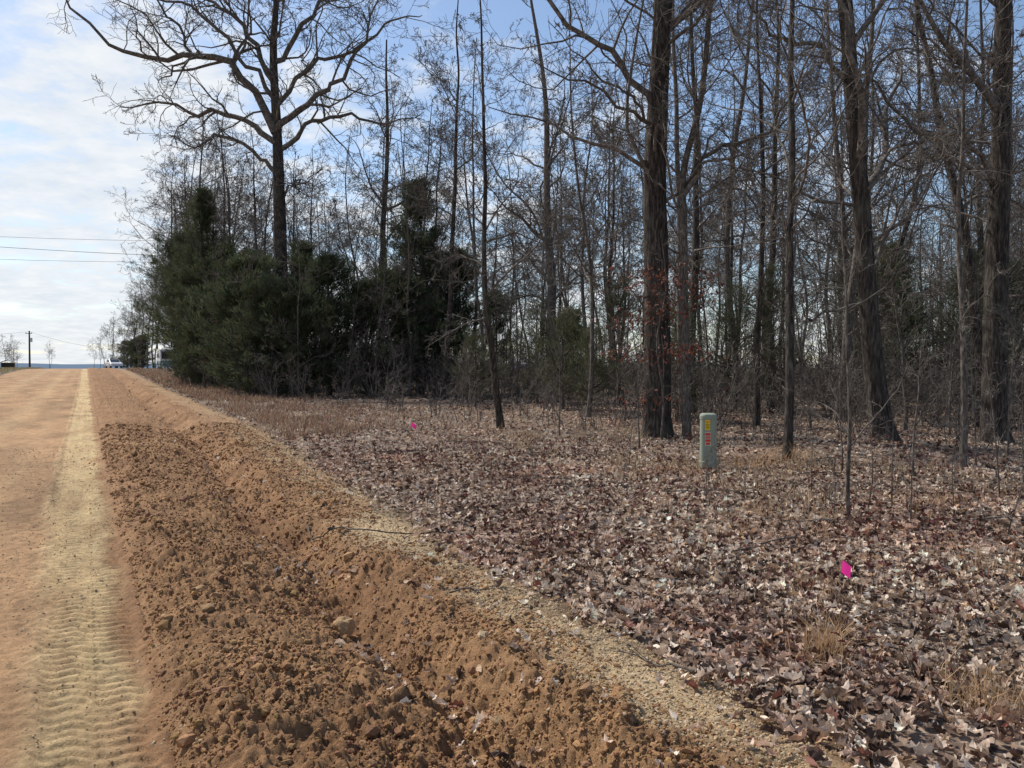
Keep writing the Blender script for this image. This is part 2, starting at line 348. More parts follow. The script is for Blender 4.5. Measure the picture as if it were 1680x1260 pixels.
# ---------------------------------------------------------------- dry grass
def blades(x,y,h,r,lean=.35,w=.004,col=(.42,.29,.18)):
    n=len(x); z=surf_z(x,y); a=r.uniform(0,6.28,n); l=np.abs(r.normal(0,lean,n))*h; dx=np.cos(a)*l; dy=np.sin(a)*l
    p=np.stack([np.stack([x+dx*t**2,y+dy*t**2,z+h*t*(1-.15*t)],-1) for t in(0,.5,1)],1)
    b=r.uniform(0,6.28,n); wd=np.stack([np.cos(b),np.sin(b),0*b],-1)[:,None]*(w*np.array([1,.8,.15]))[None,:,None]*(1+np.hypot(x,y)[:,None,None]/12)
    V=np.stack([p-wd,p+wd],2).reshape(n,6,3)
    F=(np.array([[0,1,3,2],[2,3,5,4]])[None]+(np.arange(n)*6)[:,None,None]).reshape(-1,4)
    c=np.array(col)[None]*r.uniform(.6,1.35,(n,1)); return V.reshape(-1,3),F,np.repeat(c,6,0)
r=np.random.default_rng(31); L=[]
v=17*(110/17)**r.random(26000); s=2.8+np.abs(r.normal(0,2.6,26000)); k=(fbm(s/.8,v/.8,2,90)>.48)&(s<11); s=s[k];v=v[k]; x,y=xy(s2u(s,v),v)
V,F,c=blades(x,y,r.uniform(.08,.36,len(x)),r,.6,.003,(.38,.25,.165))
gcol=np.where(r.random((len(x),1))<.4,np.array([[.26,.12,.08]]),np.array([[.42,.305,.21]]))*r.uniform(.5,1.2,(len(x),1)); L.append((V,F,np.repeat(gcol,6,0)))
v=5+r.random(7000)*12; s=6+r.random(7000)*5; k=fbm(s/.7,v/.7,2,95)>.62; x,y=xy(s2u(s[k],v[k]),v[k]); L.append(blades(x,y,r.uniform(.1,.3,len(x)),r,.5,.003,(.38,.28,.18)))
TF=[(1.72,4.15,150,.06,.34),(2.2,3.5,200,.10,.25),(2.45,3.3,180,.12,.22),(2.1,5.3,60,.12,.22),(1.7,4.0,50,.1,.2),(4.6,12.6,200,.3,.45),(3.9,12.2,160,.35,.35)]+[(r.uniform(1.5,7),r.uniform(4.5,12),int(r.integers(15,50)),r.uniform(.05,.2),r.uniform(.15,.3)) for _ in range(30)]
for (cx,cy,n,sp,h) in TF:
    L.append(blades(cx+r.normal(0,sp,n),cy+r.normal(0,sp,n),r.uniform(.4,1,n)*h,r,.55,.0016,(.52,.34,.19)))
s=-6.8-np.abs(r.normal(0,5,6000)); v=r.uniform(30,170,6000); x,y=xy(s,v)
L.append(blades(x,y,r.uniform(.1,.35,6000),r,.4,.004,(.33,.27,.15)))
V,F,c=joinc(L); add('dry_grass',mk('dry_grass',V,F,M_grass,c,False),kind='stuff')
# ---------------------------------------------------------------- tree generator
def resample(pts,n):
    pts=np.array(pts,float); m=len(pts)
    if m==2: return pts[0]+(pts[1]-pts[0])*np.linspace(0,1,n)[:,None]
    P=np.vstack([2*pts[0]-pts[1],pts,2*pts[-1]-pts[-2]]); out=[]
    for t in np.linspace(0,m-1-1e-6,n):
        i=int(t); f=t-i; p0,p1,p2,p3=P[i:i+4]
        out.append(.5*((2*p1)+(-p0+p2)*f+(2*p0-5*p1+4*p2-p3)*f*f+(-p0+3*p1-3*p2+p3)*f**3))
    return np.array(out)
def grow(P,R,n,t0,t1,lr,ang,M,rr,up,wig,rmin,rg,shape=.6,lmin=.0):
    B,Np,_=P.shape; seg=np.linalg.norm(np.diff(P,axis=1),axis=2).sum(1)
    t=rg.uniform(t0,t1,(B,n)); f=t*(Np-1); i=np.minimum(f.astype(int),Np-2); fr=(f-i)
    b=np.arange(B)[:,None]
    p=P[b,i]*(1-fr)[...,None]+P[b,i+1]*fr[...,None]; T=P[b,i+1]-P[b,i]; T/=np.linalg.norm(T,axis=-1,keepdims=True)+1e-9
    R0=R[b,i]*(1-fr)+R[b,i+1]*fr
    a=rg.normal(0,1,(B,n,3)); a-= (a*T).sum(-1,keepdims=True)*T; a/=np.linalg.norm(a,axis=-1,keepdims=True)+1e-9
    an=np.radians(ang)*rg.uniform(.7,1.3,(B,n))[...,None]; d=np.cos(an)*T+np.sin(an)*a
    Ln=np.maximum(seg[:,None]*lr*(1-shape*(t-t0)/(t1-t0+1e-6))*rg.uniform(.55,1.2,(B,n)),lmin)
    p=p.reshape(-1,3); d=d.reshape(-1,3); Ln=Ln.ravel(); r0=np.maximum(R0.ravel()*rr*rg.uniform(.6,1,(B*n)),rmin)
    pts=[p]
    for k in range(M):
        d=d+rg.normal(0,wig,d.shape)+np.array([0,0,up]); d/=np.linalg.norm(d,axis=1,keepdims=True)
        p=p+d*(Ln/M)[:,None]; pts.append(p)
    Q=np.stack(pts,1); RR=np.maximum(r0[:,None]*(1-.8*np.linspace(0,1,M+1))[None],rmin)
    return Q,RR
def trunk_mesh(P,R,sides,rough,flare,mat,seed):
    Np=len(P); th=np.arange(sides)*2*math.pi/sides
    z=P[:,2]; R2=R[:,None]*np.ones(sides)
    if rough>0:
        TH,ZZ=np.meshgrid(th,z)
        n=.5*(vn(np.cos(TH)*3.5+20,np.sin(TH)*3.5+ZZ*1.2+20,seed)+vn(np.cos(TH)*7+20,np.sin(TH)*7+ZZ*2.6+40,seed+3))
        R2=R2*(1+rough*(n-.5)*2)
        lob=(.5+.5*np.cos(th*5+seed))*.6+.5
        R2=R2*(1+flare*np.exp(-np.maximum(ZZ,0)/.25)*lob[None])
    V,F=tubes(P[None],R2[None],sides); return mk('trunk',V,F,mat)
def make_tree(seed,trunk,r0,rt,limbs=(),nb=20,t0=.35,lr=.28,sub=(7,6,3),rmin=.006,mat=None,sides=10,rough=.0,flare=.3,NT=26,l1ang=60,up=.06,wig=.16,pw=1.0,br=.42,nl=0,lt=(.3,.75),lf=.38,lang=(35,65),lw=.16,kink=.06):
    rg=np.random.default_rng(seed)
    P=resample(trunk,NT); tt=np.linspace(0,1,NT); 
    R=r0+(rt-r0)*tt**pw
    tm=trunk_mesh(P,R,sides,rough,flare,mat or M_bark,seed)
    parts=[]
    LP=[];LR=[]
    for lm,lr0 in limbs:
        q=resample(lm,16); q[1:]+=np.cumsum(rg.normal(0,kink,(15,3)),0)*.6+rg.normal(0,kink,(15,3))*.9; LP.append(q); LR.append(np.maximum(lr0*(1-.85*np.linspace(0,1,16)),rmin))
    H=P[-1,2]
    for i in range(nl):
        t=rg.uniform(*lt); k=t*(NT-1); j=int(k); p=P[j].copy(); a=rg.uniform(0,6.28) if i==0 else a+rg.uniform(1.6,3.2); an=math.radians(rg.uniform(*lang))
        d=np.array([math.cos(a)*math.sin(an),math.sin(a)*math.sin(an),math.cos(an)]); ln=lf*H*rg.uniform(.6,1.15)*(1.15-.7*t); q=[p]
        for m in range(15):
            d=d+rg.normal(0,lw,3)+[0,0,.03]; d/=np.linalg.norm(d); p=p+d*ln/15; q.append(p)
        LP.append(np.array(q)); LR.append(np.maximum(R[j]*rg.uniform(.35,.58)*(1-.82*np.linspace(0,1,16)),rmin))
    if LP:
        LP=np.array(LP);LR=np.array(LR)
        parts.append(tubes(LP,LR,6))
    A,AR=grow(P[None],R[None],nb,t0,.98,lr,l1ang,8,br,up,wig,rmin,rg)
    parts.append(tubes(A,AR,5))
    B,BR=grow(A,AR,sub[0],.2,.98,.48,48,6,.6,up*.7,wig*1.15,rmin,rg)
    if len(LP):
        B2,BR2=grow(LP,LR,sub[0]+5,.15,.98,.42,50,6,.6,up*1.2,wig*1.2,rmin,rg,.35)
        B=np.concatenate([B,B2]);BR=np.concatenate([BR,BR2])
    parts.append(tubes(B,BR,4))
    C,CR=grow(B,BR,sub[1],.15,1,.5,45,4,.6,up*.5,wig*1.2,rmin,rg); parts.append(tubes(C,CR,3))
    if sub[2]:
        D,DR=grow(C,CR,sub[2],.2,1,.6,42,3,.7,up*.4,wig,rmin*.8,rg); parts.append(tubes(D,DR,3))
    V,F=join(parts); bmn=mk('branches',V,F,M_twig)
    return tm,bmn
def crooked(h,n,amp,g,lean=(0,0)):
    d=np.array([lean[0],lean[1],1.]); p=np.zeros(3); out=[p]
    for i in range(n):
        d=d+g.normal(0,amp,3)*[1,1,0]; d[:2]=d[:2]*.75+np.array(lean)*.25; p=p+d/np.linalg.norm(d)*h/n; out.append(p)
    return np.array(out)
def tree(name,x,y,tm,bmn,label,rz=0,scale=1,group=None,cat='tree',extra=()):
    e=add(name,None,loc=(x,y,float(surf_z(x,y))-.05),rz=rz,scale=scale,label=label,category=cat)
    if group: e['group']=group
    e.empty_display_size=.3
    if tm: add('trunk',tm,e)
    if bmn: add('branches',bmn,e)
    for nm,m in extra: add(nm,m,e)
    return e
def l3(l,yo):
    n=len(l); return [(a,yo*(i/(n-1))**1.2,b) for i,(a,b) in enumerate(l)]
limbs=[(l3([(-.35,12.9),(-1.4,15),(-2.6,16.2),(-4,16.6),(-5.8,16.3),(-7.6,16.7),(-9.4,18.2),(-10.2,19.7)],-1.5),.22),
(l3([(-.3,12.4),(-1.6,13.6),(-3.2,14.3),(-5.2,14.5),(-7.0,15.3),(-9,15.1)],1.5),.18),
(l3([(-.2,10.8),(-1.5,12.2),(-3,12.6),(-3.8,11.9),(-5.0,12.4)],-2),.12),
(l3([(-.3,13.1),(1,14.6),(2.6,16),(4,18),(4.6,20.2)],-1),.18),
(l3([(-.2,12),(1.2,13.6),(2.8,14.2),(4.5,14.0),(6.6,14.9)],1.8),.14),
(l3([(-.4,15.4),(-1.8,17.8),(-3.6,19.5),(-5.5,20.8),(-7.2,22.7)],1),.15),
(l3([(-.35,16.4),(1.3,18.8),(3,20.5),(4.6,22.8)],1),.14),
(l3([(-.2,9.6),(.8,10.6),(1.8,10.7),(3,11.5)],-2),.07),
(l3([(-.3,14.2),(1.6,16.4),(3.6,17),(5.6,18.2),(7,17.9)],-1.5),.12),
(l3([(-.35,14.5),(-1.8,16.4),(-3.4,18.2),(-5.2,18.4),(-6.6,19.2)],-2.5),.12),
(l3([(-4,16.6),(-4.9,17.8),(-5.6,19.2),(-6.8,20)],-2),.09)]
tm,bm_=make_tree(1,[(0,0,0),(-.12,.05,6.2),(-.2,0,10.8),(-.3,.1,13.2),(-.42,0,16.9),(-.3,.2,20),(-.35,.1,24)],.38,.08,limbs,nb=18,t0=.5,lr=.2,sub=(10,7,4),rmin=.010,sides=16,rough=.07,wig=.27,kink=.12)
tree('oak_tree',-12.75,42.6,tm,bm_,'tall bare oak with wide crooked limbs rising above cedars',scale=1.12)
limbs=[([(-.1,0,7.6),(-.9,-.2,8.8),(-2.2,-.5,9.6),(-3.4,-.6,11.2),(-4.6,-.4,12)],.085),([(.2,0,9.5),(1.4,.5,11),(3,.8,12.5),(4,1,14)],.1),([(-.1,0,6.6),(-.5,-.7,7.4),(-1.5,-1.6,7.7),(-2.6,-2.2,8.6)],.05),([(.15,0,5.5),(.9,-.6,6.2),(2,-.9,6.3),(2.9,-1.4,7)],.045)]
tm,bm_=make_tree(2,[(0,0,0),(0,0,1.6),(-.03,0,4),(-.08,0,6),(0,.0,8),(.1,0,10.2),(.2,.1,14),(.2,.2,22)],.335,.15,limbs,nb=12,t0=.42,lr=.22,sub=(8,7,4),rmin=.005,sides=40,rough=.10,flare=.3,NT=90,br=.25,wig=.24,nl=2,lt=(.55,.7),kink=.06)
tree('oak_tree',3.41,17.9,tm,bm_,'thick dark furrowed oak trunk beside a green utility pedestal')
limbs=[([(-.1,0,5.6),(.5,.1,6.6),(1.6,.3,7.2),(2.6,.2,8.3),(3.6,.4,8.6)],.07),([(-.08,0,4.8),(-.5,-.3,6),(-.7,-.3,7.6),(-1.3,-.2,9)],.04)]
tm,bm_=make_tree(3,[(0,0,0),(-.05,0,2),(-.1,0,5),(-.08,.1,6.2),(.35,.2,8),(.6,.2,11),(1,.3,16)],.105,.045,limbs,nb=14,t0=.35,lr=.22,sub=(7,6,4),rmin=.0045,sides=18,rough=.06,flare=.25,NT=50,mat=M_bark2,br=.35,wig=.24,kink=.06)
tree('oak_tree',4.02,17.5,tm,bm_,'slender oak growing close against a thicker trunk')
limbs=[([(-.5,0,6.8),(-1.1,.2,8),(-2.2,.4,8.6),(-3.4,.2,10)],.07),([(-.38,0,5.2),(.6,-.4,6),(1.6,-.6,6.1),(2.6,-.8,7)],.04),([(-.6,0,8.2),(.6,.2,9.5),(2.2,.3,10.2),(3.4,.2,11.6)],.07)]
tm,bm_=make_tree(4,[(.12,0,0),(.0,0,.8),(-.15,0,2),(-.32,0,4),(-.5,0,6),(-.78,0,9.2),(-1.1,.1,14),(-1.3,.1,21)],.235,.10,limbs,nb=12,t0=.35,lr=.22,sub=(8,7,4),rmin=.005,sides=36,rough=.10,flare=.38,NT=80,br=.27,wig=.24,nl=2,lt=(.5,.7),kink=.06)
tree('oak_tree',7.6,15.8,tm,bm_,'leaning oak with flared root base standing in leaf litter')
limbs=[([(0,0,5.6),(-.8,-.2,6.5),(-2,-.4,6.8),(-3.2,-.6,8),(-4,-.5,8.2)],.06),([(0,0,7.2),(-1,.1,8.4),(-2.4,.3,9.3)],.06)]
tm,bm_=make_tree(5,[(0,0,0),(-.02,0,1),(0,0,4),(.05,0,6),(.06,0,9),(.2,0,15),(.2,0,21)],.275,.1,limbs,nb=12,t0=.38,lr=.22,sub=(8,7,4),rmin=.005,sides=36,rough=.10,flare=.38,NT=80,br=.27,wig=.24,nl=2,lt=(.5,.7),kink=.06)
tree('oak_tree',10.4,16.4,tm,bm_,'straight thick oak trunk with mossy furrowed bark')
SL=[(4.62,12.75,.08,15,.0,6),(6.7,11.3,.05,9,.02,7),(-.3,20.6,.10,12,-.03,8),(4.85,21.5,.11,17,-.01,9),(6.6,20.5,.09,14,.03,10),(1.75,33,.24,20,.0,11),(-7.9,45,.27,21,.02,12),(9.4,22,.13,17,-.03,13),(12.6,20.5,.15,18,-.05,14),(-3.2,35,.15,18,.03,24),(9.9,14.3,.04,6,.05,25),(5.9,25,.15,18,.02,16),(2.4,24,.08,13,.03,27),(11.2,25,.12,17,-.04,29),(14.8,22,.12,16,.03,32)]
for (x,y,r0,h,ln,sd) in SL:
    g=np.random.default_rng(sd)
    pts=crooked(h,11,.065,g,(ln,0))
    tm,bm_=make_tree(sd,pts,r0,r0*.16,(),nb=14,t0=.2,lr=.2,sub=(6,6,4),rmin=.0042 if y<24 else .008,sides=16,rough=.05,flare=.3,NT=44,mat=M_bark2 if sd%2 else M_bark,up=.04,br=.4,wig=.25,nl=6,lt=(.3,.8),lf=.34)
    tree('oak_tree' if r0>.09 else 'young_tree',x,y,tm,bm_,'slender bare tree with thin crooked branches in leaf litter' if r0>.09 else 'thin bare young tree standing in leaf litter')
def sapling(seed,h,r0,nb=12,rmin=.002):
    g=np.random.default_rng(seed); pts=crooked(h,7,.07,g)
    return make_tree(seed,pts,r0,r0*.2,(),nb=nb,t0=.2,lr=.33,sub=(4,3,0),rmin=rmin,sides=8,rough=0,NT=20,mat=M_bark2,l1ang=50,wig=.18,br=.5)
for (x,y,h,r0,sd) in [(3.46,7.8,3.3,.026,40),(4.0,7.6,.9,.010,41),(3.75,8.0,1.0,.009,42),(4.2,8.4,1.2,.01,43),(3.25,7.7,.7,.007,44),(2.2,8.6,.7,.006,46),(5.9,9.2,1.6,.014,47),(5.5,10.4,2.2,.018,48),(3.3,12.9,1.5,.012,49),(4.9,11.3,2.2,.015,50),(2.6,15.5,2.4,.018,52),(8.4,12.9,2.6,.018,53),(1.1,17.5,2.6,.02,54),(4.5,6.9,.8,.007,55),(1.4,9.5,.5,.005,56),(.3,11.5,.6,.005,57),(6.6,9.8,1.2,.01,58),(2.9,10.6,.8,.007,59),(7.2,11.8,1.8,.013,64),(6.0,7.4,1.0,.008,65),(3.7,9.4,1.1,.008,66),(5.0,8.6,.9,.007,67),(1.9,12.4,1.0,.008,68)]:
    tm,bm_=sapling(sd,h,r0); tree('sapling',x,y,tm,bm_,'thin bare sapling rising from dead oak leaves',cat='sapling')
tm,bm_=make_tree(60,[(0,0,0),(.05,0,1),(-.1,0,2.2),(.1,0,3.4),(.0,0,4.4)],.03,.008,(),nb=16,t0=.2,lr=.4,sub=(4,3,0),rmin=.003,sides=8,NT=16,mat=M_bark2,l1ang=60)
g=np.random.default_rng(61)
cl=np.concatenate([np.array(c)+g.normal(0,s_,(n,3)) for c,s_,n in [((-.1,-.2,3.55),(.45,.25,.2),110),((.15,-.1,3.0),(.35,.2,.25),110),((-.6,-.1,2.7),(.35,.2,.12),75),((.1,0,1.9),(.4,.2,.14),70),((.6,0,2.0),(.3,.2,.1),60),((.85,0,3.3),(.2,.1,.2),45),((-.7,0,1.9),(.25,.2,.1),36),((-.3,0,.9),(.4,.2,.15),50)]])
V,F,c=leaves(cl,g.uniform(.065,.125,len(cl)),g,1.,np.array([[.19,.072,.045]])*g.uniform(.4,1.5,(len(cl),1)),True)
lm=mk('leaves',V,F,M_leaf,c,False)
tree('oak_sapling',3.25,16.6,tm,bm_,'oak sapling still holding red-brown leaves before thick trunk',cat='sapling',extra=[('leaves',lm)])
# --- forest variants
VAR=[]
for k in range(9):
    g=np.random.default_rng(100+k); h=g.uniform(15,20)
    pts=crooked(h,10,.10,g,(g.normal(0,.03),g.normal(0,.03)))
    VAR.append(make_tree(100+k,pts,g.uniform(.09,.165),.02,(),nb=int(g.integers(9,15)),t0=g.uniform(.2,.4),lr=g.uniform(.18,.26),sub=(6,6,3),rmin=.0085,sides=9,rough=.04,flare=.3,NT=26,mat=M_bark if k%3==0 else M_bark2,l1ang=g.uniform(48,66),up=g.uniform(.03,.07),wig=.27,br=.4,nl=int(g.integers(7,11)),lt=(g.uniform(.22,.36),.88),lf=g.uniform(.36,.48),lang=(35,72),lw=.22))
YV=[]
for k in range(5):
    g=np.random.default_rng(150+k); h=g.uniform(5,9)
    YV.append(make_tree(150+k,crooked(h,8,.09,g),g.uniform(.03,.05),.010,(),nb=18,t0=.10,lr=.26,sub=(5,5,0),rmin=.006,sides=7,rough=.03,flare=.2,NT=20,mat=M_bark2,l1ang=55,up=.03,wig=.22,br=.5,nl=3,lf=.35))
pts=[]
heroes=[(3.41,17.9),(7.55,15.8),(10.4,16.4),(-12.75,42.6)]+[(a[0],a[1]) for a in SL]
g=np.random.default_rng(200)
def edgeu(v): return np.interp(v,[0,20,32,50,120],[13,15,14,7.5,6.5])
def blocked(x,y):
    return (-.58<x/y<-.44) and y<107
tries=0
while len(pts)<160 and tries<20000:
    tries+=1
    y=g.uniform(23,100); x=y*g.uniform(-.7,.86); u,v=uv(x,y)
    if u<edgeu(v)+g.exponential(1.0) or v>150 or blocked(x,y): continue
    if min([math.hypot(x-a,y-b) for a,b in pts+heroes])<2.5+y*.01: continue
    if y<40 and .17<x/y<.24: continue
    pts.append((x,y))
for i in range(16):
    v=54+i*4+g.uniform(-2,2); u=8.4+g.uniform(-.6,3); x,y=xy(u,v)
    if not blocked(x,y): pts.append((x,y))
pts+= [(-29.5,69),(-27.5,62.5),(-25,58.5),(-30.5,74),(-22.5,55.5),(-33,79)]
for (x,y) in pts:
    k=int(g.integers(0,9)); u,v=uv(x,y); sc_=g.uniform(.8,1.2)*(np.interp(v,[80,140],[1,.6]))
    if y<30: sc_*=.9
    tree('bare_tree',x,y,VAR[k][0],VAR[k][1],'bare winter hardwood tree in a leafless wood',rz=g.uniform(0,6.28),scale=float(sc_),group='bare hardwood trees of the wood')
n=0
while n<70:
    y=g.uniform(17,46); x=y*g.uniform(-.45,.8); u,v=uv(x,y)
    if u<edgeu(v)-1.5+g.exponential(1.5) or math.hypot(x-3.3,y-12)<3: continue
    k=int(g.integers(0,5)); tree('young_tree',x,y,YV[k][0],YV[k][1],'thin pale bare young tree among larger trunks',rz=g.uniform(0,6.28),scale=float(g.uniform(.5,1.15)),group='thin young trees of the understory'); n+=1
for (x,y) in [(-15.5,44),(-18,47),(-20.5,49.5),(-11,38),(-13.5,41),(-8,37.5),(-5.5,36),(-22.5,52),(-9.5,38.5),(-17,46),(-12.2,38.5),(-10.4,37.2),(-14.6,40.6),(-6.8,38),(-15.9,42.5),(-13.8,39.4),(-19.2,47.6)]:
    k=int(g.integers(0,5)); tree('young_tree',x,y,YV[k][0],YV[k][1],'thin pale bare young tree among dark cedars',rz=g.uniform(0,6.28),scale=float(g.uniform(.7,1.3)),group='thin young trees of the understory')
for (q,y,s_) in [(-.452,110,.95),(-.468,114,.85),(-.478,112,1.0),(-.49,118,.8),(-.50,124,.7),(-.51,128,.62),(-.52,135,.6),(-.525,142,.5),(-.535,148,.45),(-.54,156,.42),(-.495,150,.7),(-.47,135,.9),(-.455,125,.95),(-.548,162,.36),(-.46,118,1.0),(-.485,126,.85),(-.505,134,.6)]:
    k=int(g.integers(0,9)); tree('bare_tree',q*y,y,VAR[k][0],VAR[k][1],'small bushy bare tree near the crest of a dirt road',rz=g.uniform(0,6.28),scale=float(s_),group='bare hardwood trees of the wood')
i=0
while i<12:
    y=g.uniform(156,175); q_=g.uniform(.605,.70); x=-y*q_; k=int(g.integers(0,9))
    if .618<q_<.645: continue
    tree('bare_tree',x,y,VAR[k][0],VAR[k][1],'small bare tree beyond the crest of a dirt road',rz=g.uniform(0,6.28),scale=float(g.uniform(.28,.46)),group='bare trees across the road'); i+=1
def lowtree(seed):
    g=np.random.default_rng(seed); h=g.uniform(13,18); P=resample(crooked(h,6,.08,g),9); R=np.linspace(.14,.03,9)
    a=tubes(P[None],R[None],4); A,AR=grow(P[None],R[None],16,.2,.98,.3,50,5,.5,.05,.2,.02,g); B,BR=grow(A,AR,6,.2,1,.5,45,3,.6,.05,.2,.015,g); C,CR=grow(B,BR,4,.2,1,.5,45,2,.6,.05,.15,.012,g)
    return join([a,tubes(A,AR,3),tubes(B,BR,3),tubes(C,CR,3)])
LT_=[lowtree(300+i) for i in range(5)]
L=[]
def inst(VF,x,y,rz,s):
    V,F=VF; c,s_=math.cos(rz),math.sin(rz); W=np.stack([V[:,0]*c-V[:,1]*s_,V[:,0]*s_+V[:,1]*c,V[:,2]],1)*s
    return W+[x,y,float(surf_z(x,y))-.1],F
for i in range(280):
    y=g.uniform(85,175); x=y*g.uniform(-.42,.9); u,v=uv(x,y)
    if u<8: continue
    L.append(inst(LT_[i%5],x,y,g.uniform(0,6.28),g.uniform(.5,1.0)*np.interp(v,[60,140],[1,.55])))
V,F=join(L); add('distant_wood',mk('distant_wood',V,F,M_twig),kind='stuff')
# undergrowth
L=[]
def bush(seed,h,ns,rm):
    g=np.random.default_rng(seed); n=ns; d=g.normal(0,.35,(n,3)); d[:,2]=1; d/=np.linalg.norm(d,axis=1)[:,None]; Ls=h*g.uniform(.5,1,n)
    p=g.normal(0,.15,(n,3))*[1,1,0]; P=[p]
    for k in range(5):
        d=d+g.normal(0,.13,d.shape); d/=np.linalg.norm(d,axis=1)[:,None]; p=p+d*(Ls/5)[:,None]; P.append(p)
    P=np.stack(P,1); R=np.maximum(.012*(1-.8*np.linspace(0,1,6))[None]*np.ones((n,1)),rm)
    A,AR=grow(P,R,6,.25,1,.45,45,3,.6,.05,.15,rm,g); B,BR=grow(A,AR,3,.2,1,.5,45,2,.7,.0,.15,rm,g)
    return join([tubes(P,R,4),tubes(A,AR,3),tubes(B,BR,3)])
BU=[bush(400+i,[2.2,3,1.6,3.6,1.2][i],[7,6,9,5,10][i],.0055) for i in range(5)]
n=0
while n<950:
    y=g.uniform(19,90); x=y*g.uniform(-.42,.85); u,v=uv(x,y)
    if u<edgeu(v)-1.0+g.exponential(.8): continue
    L.append(inst(BU[int(g.integers(0,5))],x,y,g.uniform(0,6.28),g.uniform(.5,1.5))); n+=1
V,F=join(L); add('undergrowth',mk('undergrowth',V,F,M_twig),kind='stuff')
SB=[bush(450+i,[1.3,1.8,1.0][i],[7,8,10][i],.0035) for i in range(3)]; SBm=[mk('shrub',V,F,M_twig) for V,F in SB]
for (x,y,k,s) in [(8.6,14.5,0,1),(6.3,16.8,1,.9),(10.8,13.3,2,1),(1.2,21,1,1.1),(-2.5,24,0,1.2),(-4.2,26.5,2,1.4),(1.9,19.6,2,1),(6.0,19,1,1.2),(12,16,1,1),(-6.8,30,0,1.2),(-9,33,1,1.3),(5.2,14.8,2,.8),(9.2,12.2,0,.7),(11.3,19,0,1.4),(-11,35,1,1.3),(-13,38,0,1.4),(-8,36,1,1.4),(-5,32,2,1.5),(-14.5,40.5,1,1.4),(-16.5,43.5,0,1.6),(-18.6,46,1,1.3),(-10.2,37,0,1.5),(-6.8,36.5,1,1.6),(-3.8,36,0,1.5),(-1.8,37,1,1.5),(-12,37.5,2,1.6),(-1.2,22.5,1,1.2),(.4,23.5,0,1.3),(-2,28,1,1.5),(-5.6,33.5,1,1.6),(2.8,20.4,1,1.1),(8,18,1,1.2),(-20.5,48.5,0,1.5),(-22,51,1,1.4),(-42.5,97,1,1.6)]:
    add('shrub',SBm[k],loc=(x,y,float(surf_z(x,y))-.03),rz=x*3,scale=s,label='leafless twiggy shrub at the edge of the wood',category='shrub',group='leafless shrubs')
# ---------------------------------------------------------------- cedars
def cedar(seed,h,w,nb=230,base=.05,sprays=14,bl=14,col=(.032,.044,.024),col2=(.095,.115,.060),bw=.012,top=.62):
    g=np.random.default_rng(seed)
    t=base+(1-base)*g.random(nb)**.95; az=g.uniform(0,6.28,nb)
    prof=np.minimum(1,(t-base+.16)/.3)*(1-t)**top*1.1
    prof=prof*(.25+1.5*vn(az*1.6,t*10,seed))
    Ln=np.maximum(w*prof,.3); p=np.stack([0*t,0*t,h*t*.93],1); d=np.stack([np.cos(az),np.sin(az),.15+.7*t],1); d/=np.linalg.norm(d,axis=1)[:,None]; P=[p]
    for k in range(5):
        d=d+g.normal(0,.14,d.shape)+[0,0,.08]; d/=np.linalg.norm(d,axis=1)[:,None]; p=p+d*(Ln/5)[:,None]; P.append(p)
    P=np.stack(P,1); R=np.maximum(.03*(Ln/w)[:,None]*(1-.8*np.linspace(0,1,6))[None],.007)
    tv,tf=tubes(P,R,3)
    f=g.uniform(.25,1.06,(nb,sprays)); f=np.minimum(f,.999)*5; i=np.minimum(f.astype(int),4); fr=(f-i)[...,None]; b=np.arange(nb)[:,None]
    c=P[b,i]*(1-fr)+P[b,i+1]*fr; T=P[b,i+1]-P[b,i]; T/=np.linalg.norm(T,axis=-1,keepdims=True)
    c=c+g.normal(0,.15,c.shape)*np.array([1,1,.9])
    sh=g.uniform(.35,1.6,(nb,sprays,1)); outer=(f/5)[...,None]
    n=nb*sprays*bl
    c_=np.repeat(c.reshape(-1,3),bl,0)+g.normal(0,.07,(n,3)); T_=np.repeat(T.reshape(-1,3),bl,0)+g.normal(0,.45,(n,3))+[0,0,.45]; T_/=np.linalg.norm(T_,axis=1)[:,None]
    l=g.uniform(.14,.34,n)[:,None]; w_=np.cross(T_,g.normal(0,1,(n,3))); w_/=np.linalg.norm(w_,axis=1)[:,None]; w_*=bw*g.uniform(.7,1.3,n)[:,None]
    V=np.stack([c_-w_*.6,c_+T_*l*.5+w_,c_+T_*l,c_+T_*l*.5-w_],1)
    F=np.arange(n*4).reshape(n,4)
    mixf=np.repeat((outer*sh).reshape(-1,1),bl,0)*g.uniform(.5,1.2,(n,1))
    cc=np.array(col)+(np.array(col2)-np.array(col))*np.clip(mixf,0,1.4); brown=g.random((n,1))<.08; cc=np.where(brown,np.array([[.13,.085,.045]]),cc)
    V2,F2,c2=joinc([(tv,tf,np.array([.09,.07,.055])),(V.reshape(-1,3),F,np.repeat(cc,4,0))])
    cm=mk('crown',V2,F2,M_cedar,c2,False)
    PT=resample([(0,0,0),(g.normal(0,.1),g.normal(0,.1),h*.5),(0,0,h)],12); tm=trunk_mesh(PT,np.linspace(.017*h,.01,12),9,.05,.3,M_bark2,seed)
    return tm,cm
CD=[cedar(500,14,3.2,230,.02),cedar(501,9.5,3.1,175,.02),cedar(502,8,2.8,145,.02),cedar(503,11.5,2.6,165,.04),cedar(504,5.5,2.3,110,.01),cedar(505,10.5,3.5,180,.24)]
def cedar_at(x,y,k,s,sx=1):
    e=add('cedar_tree',None,loc=(x,y,float(surf_z(x,y))-.05),rz=x*2.1+y,scale=(s*sx,s*sx,s),label='dense dark green cedar tree at the edge of the wood',category='tree',group='dark green cedars'); e.empty_display_size=.3
    add('trunk',CD[k][0],e); add('crown',CD[k][1],e)
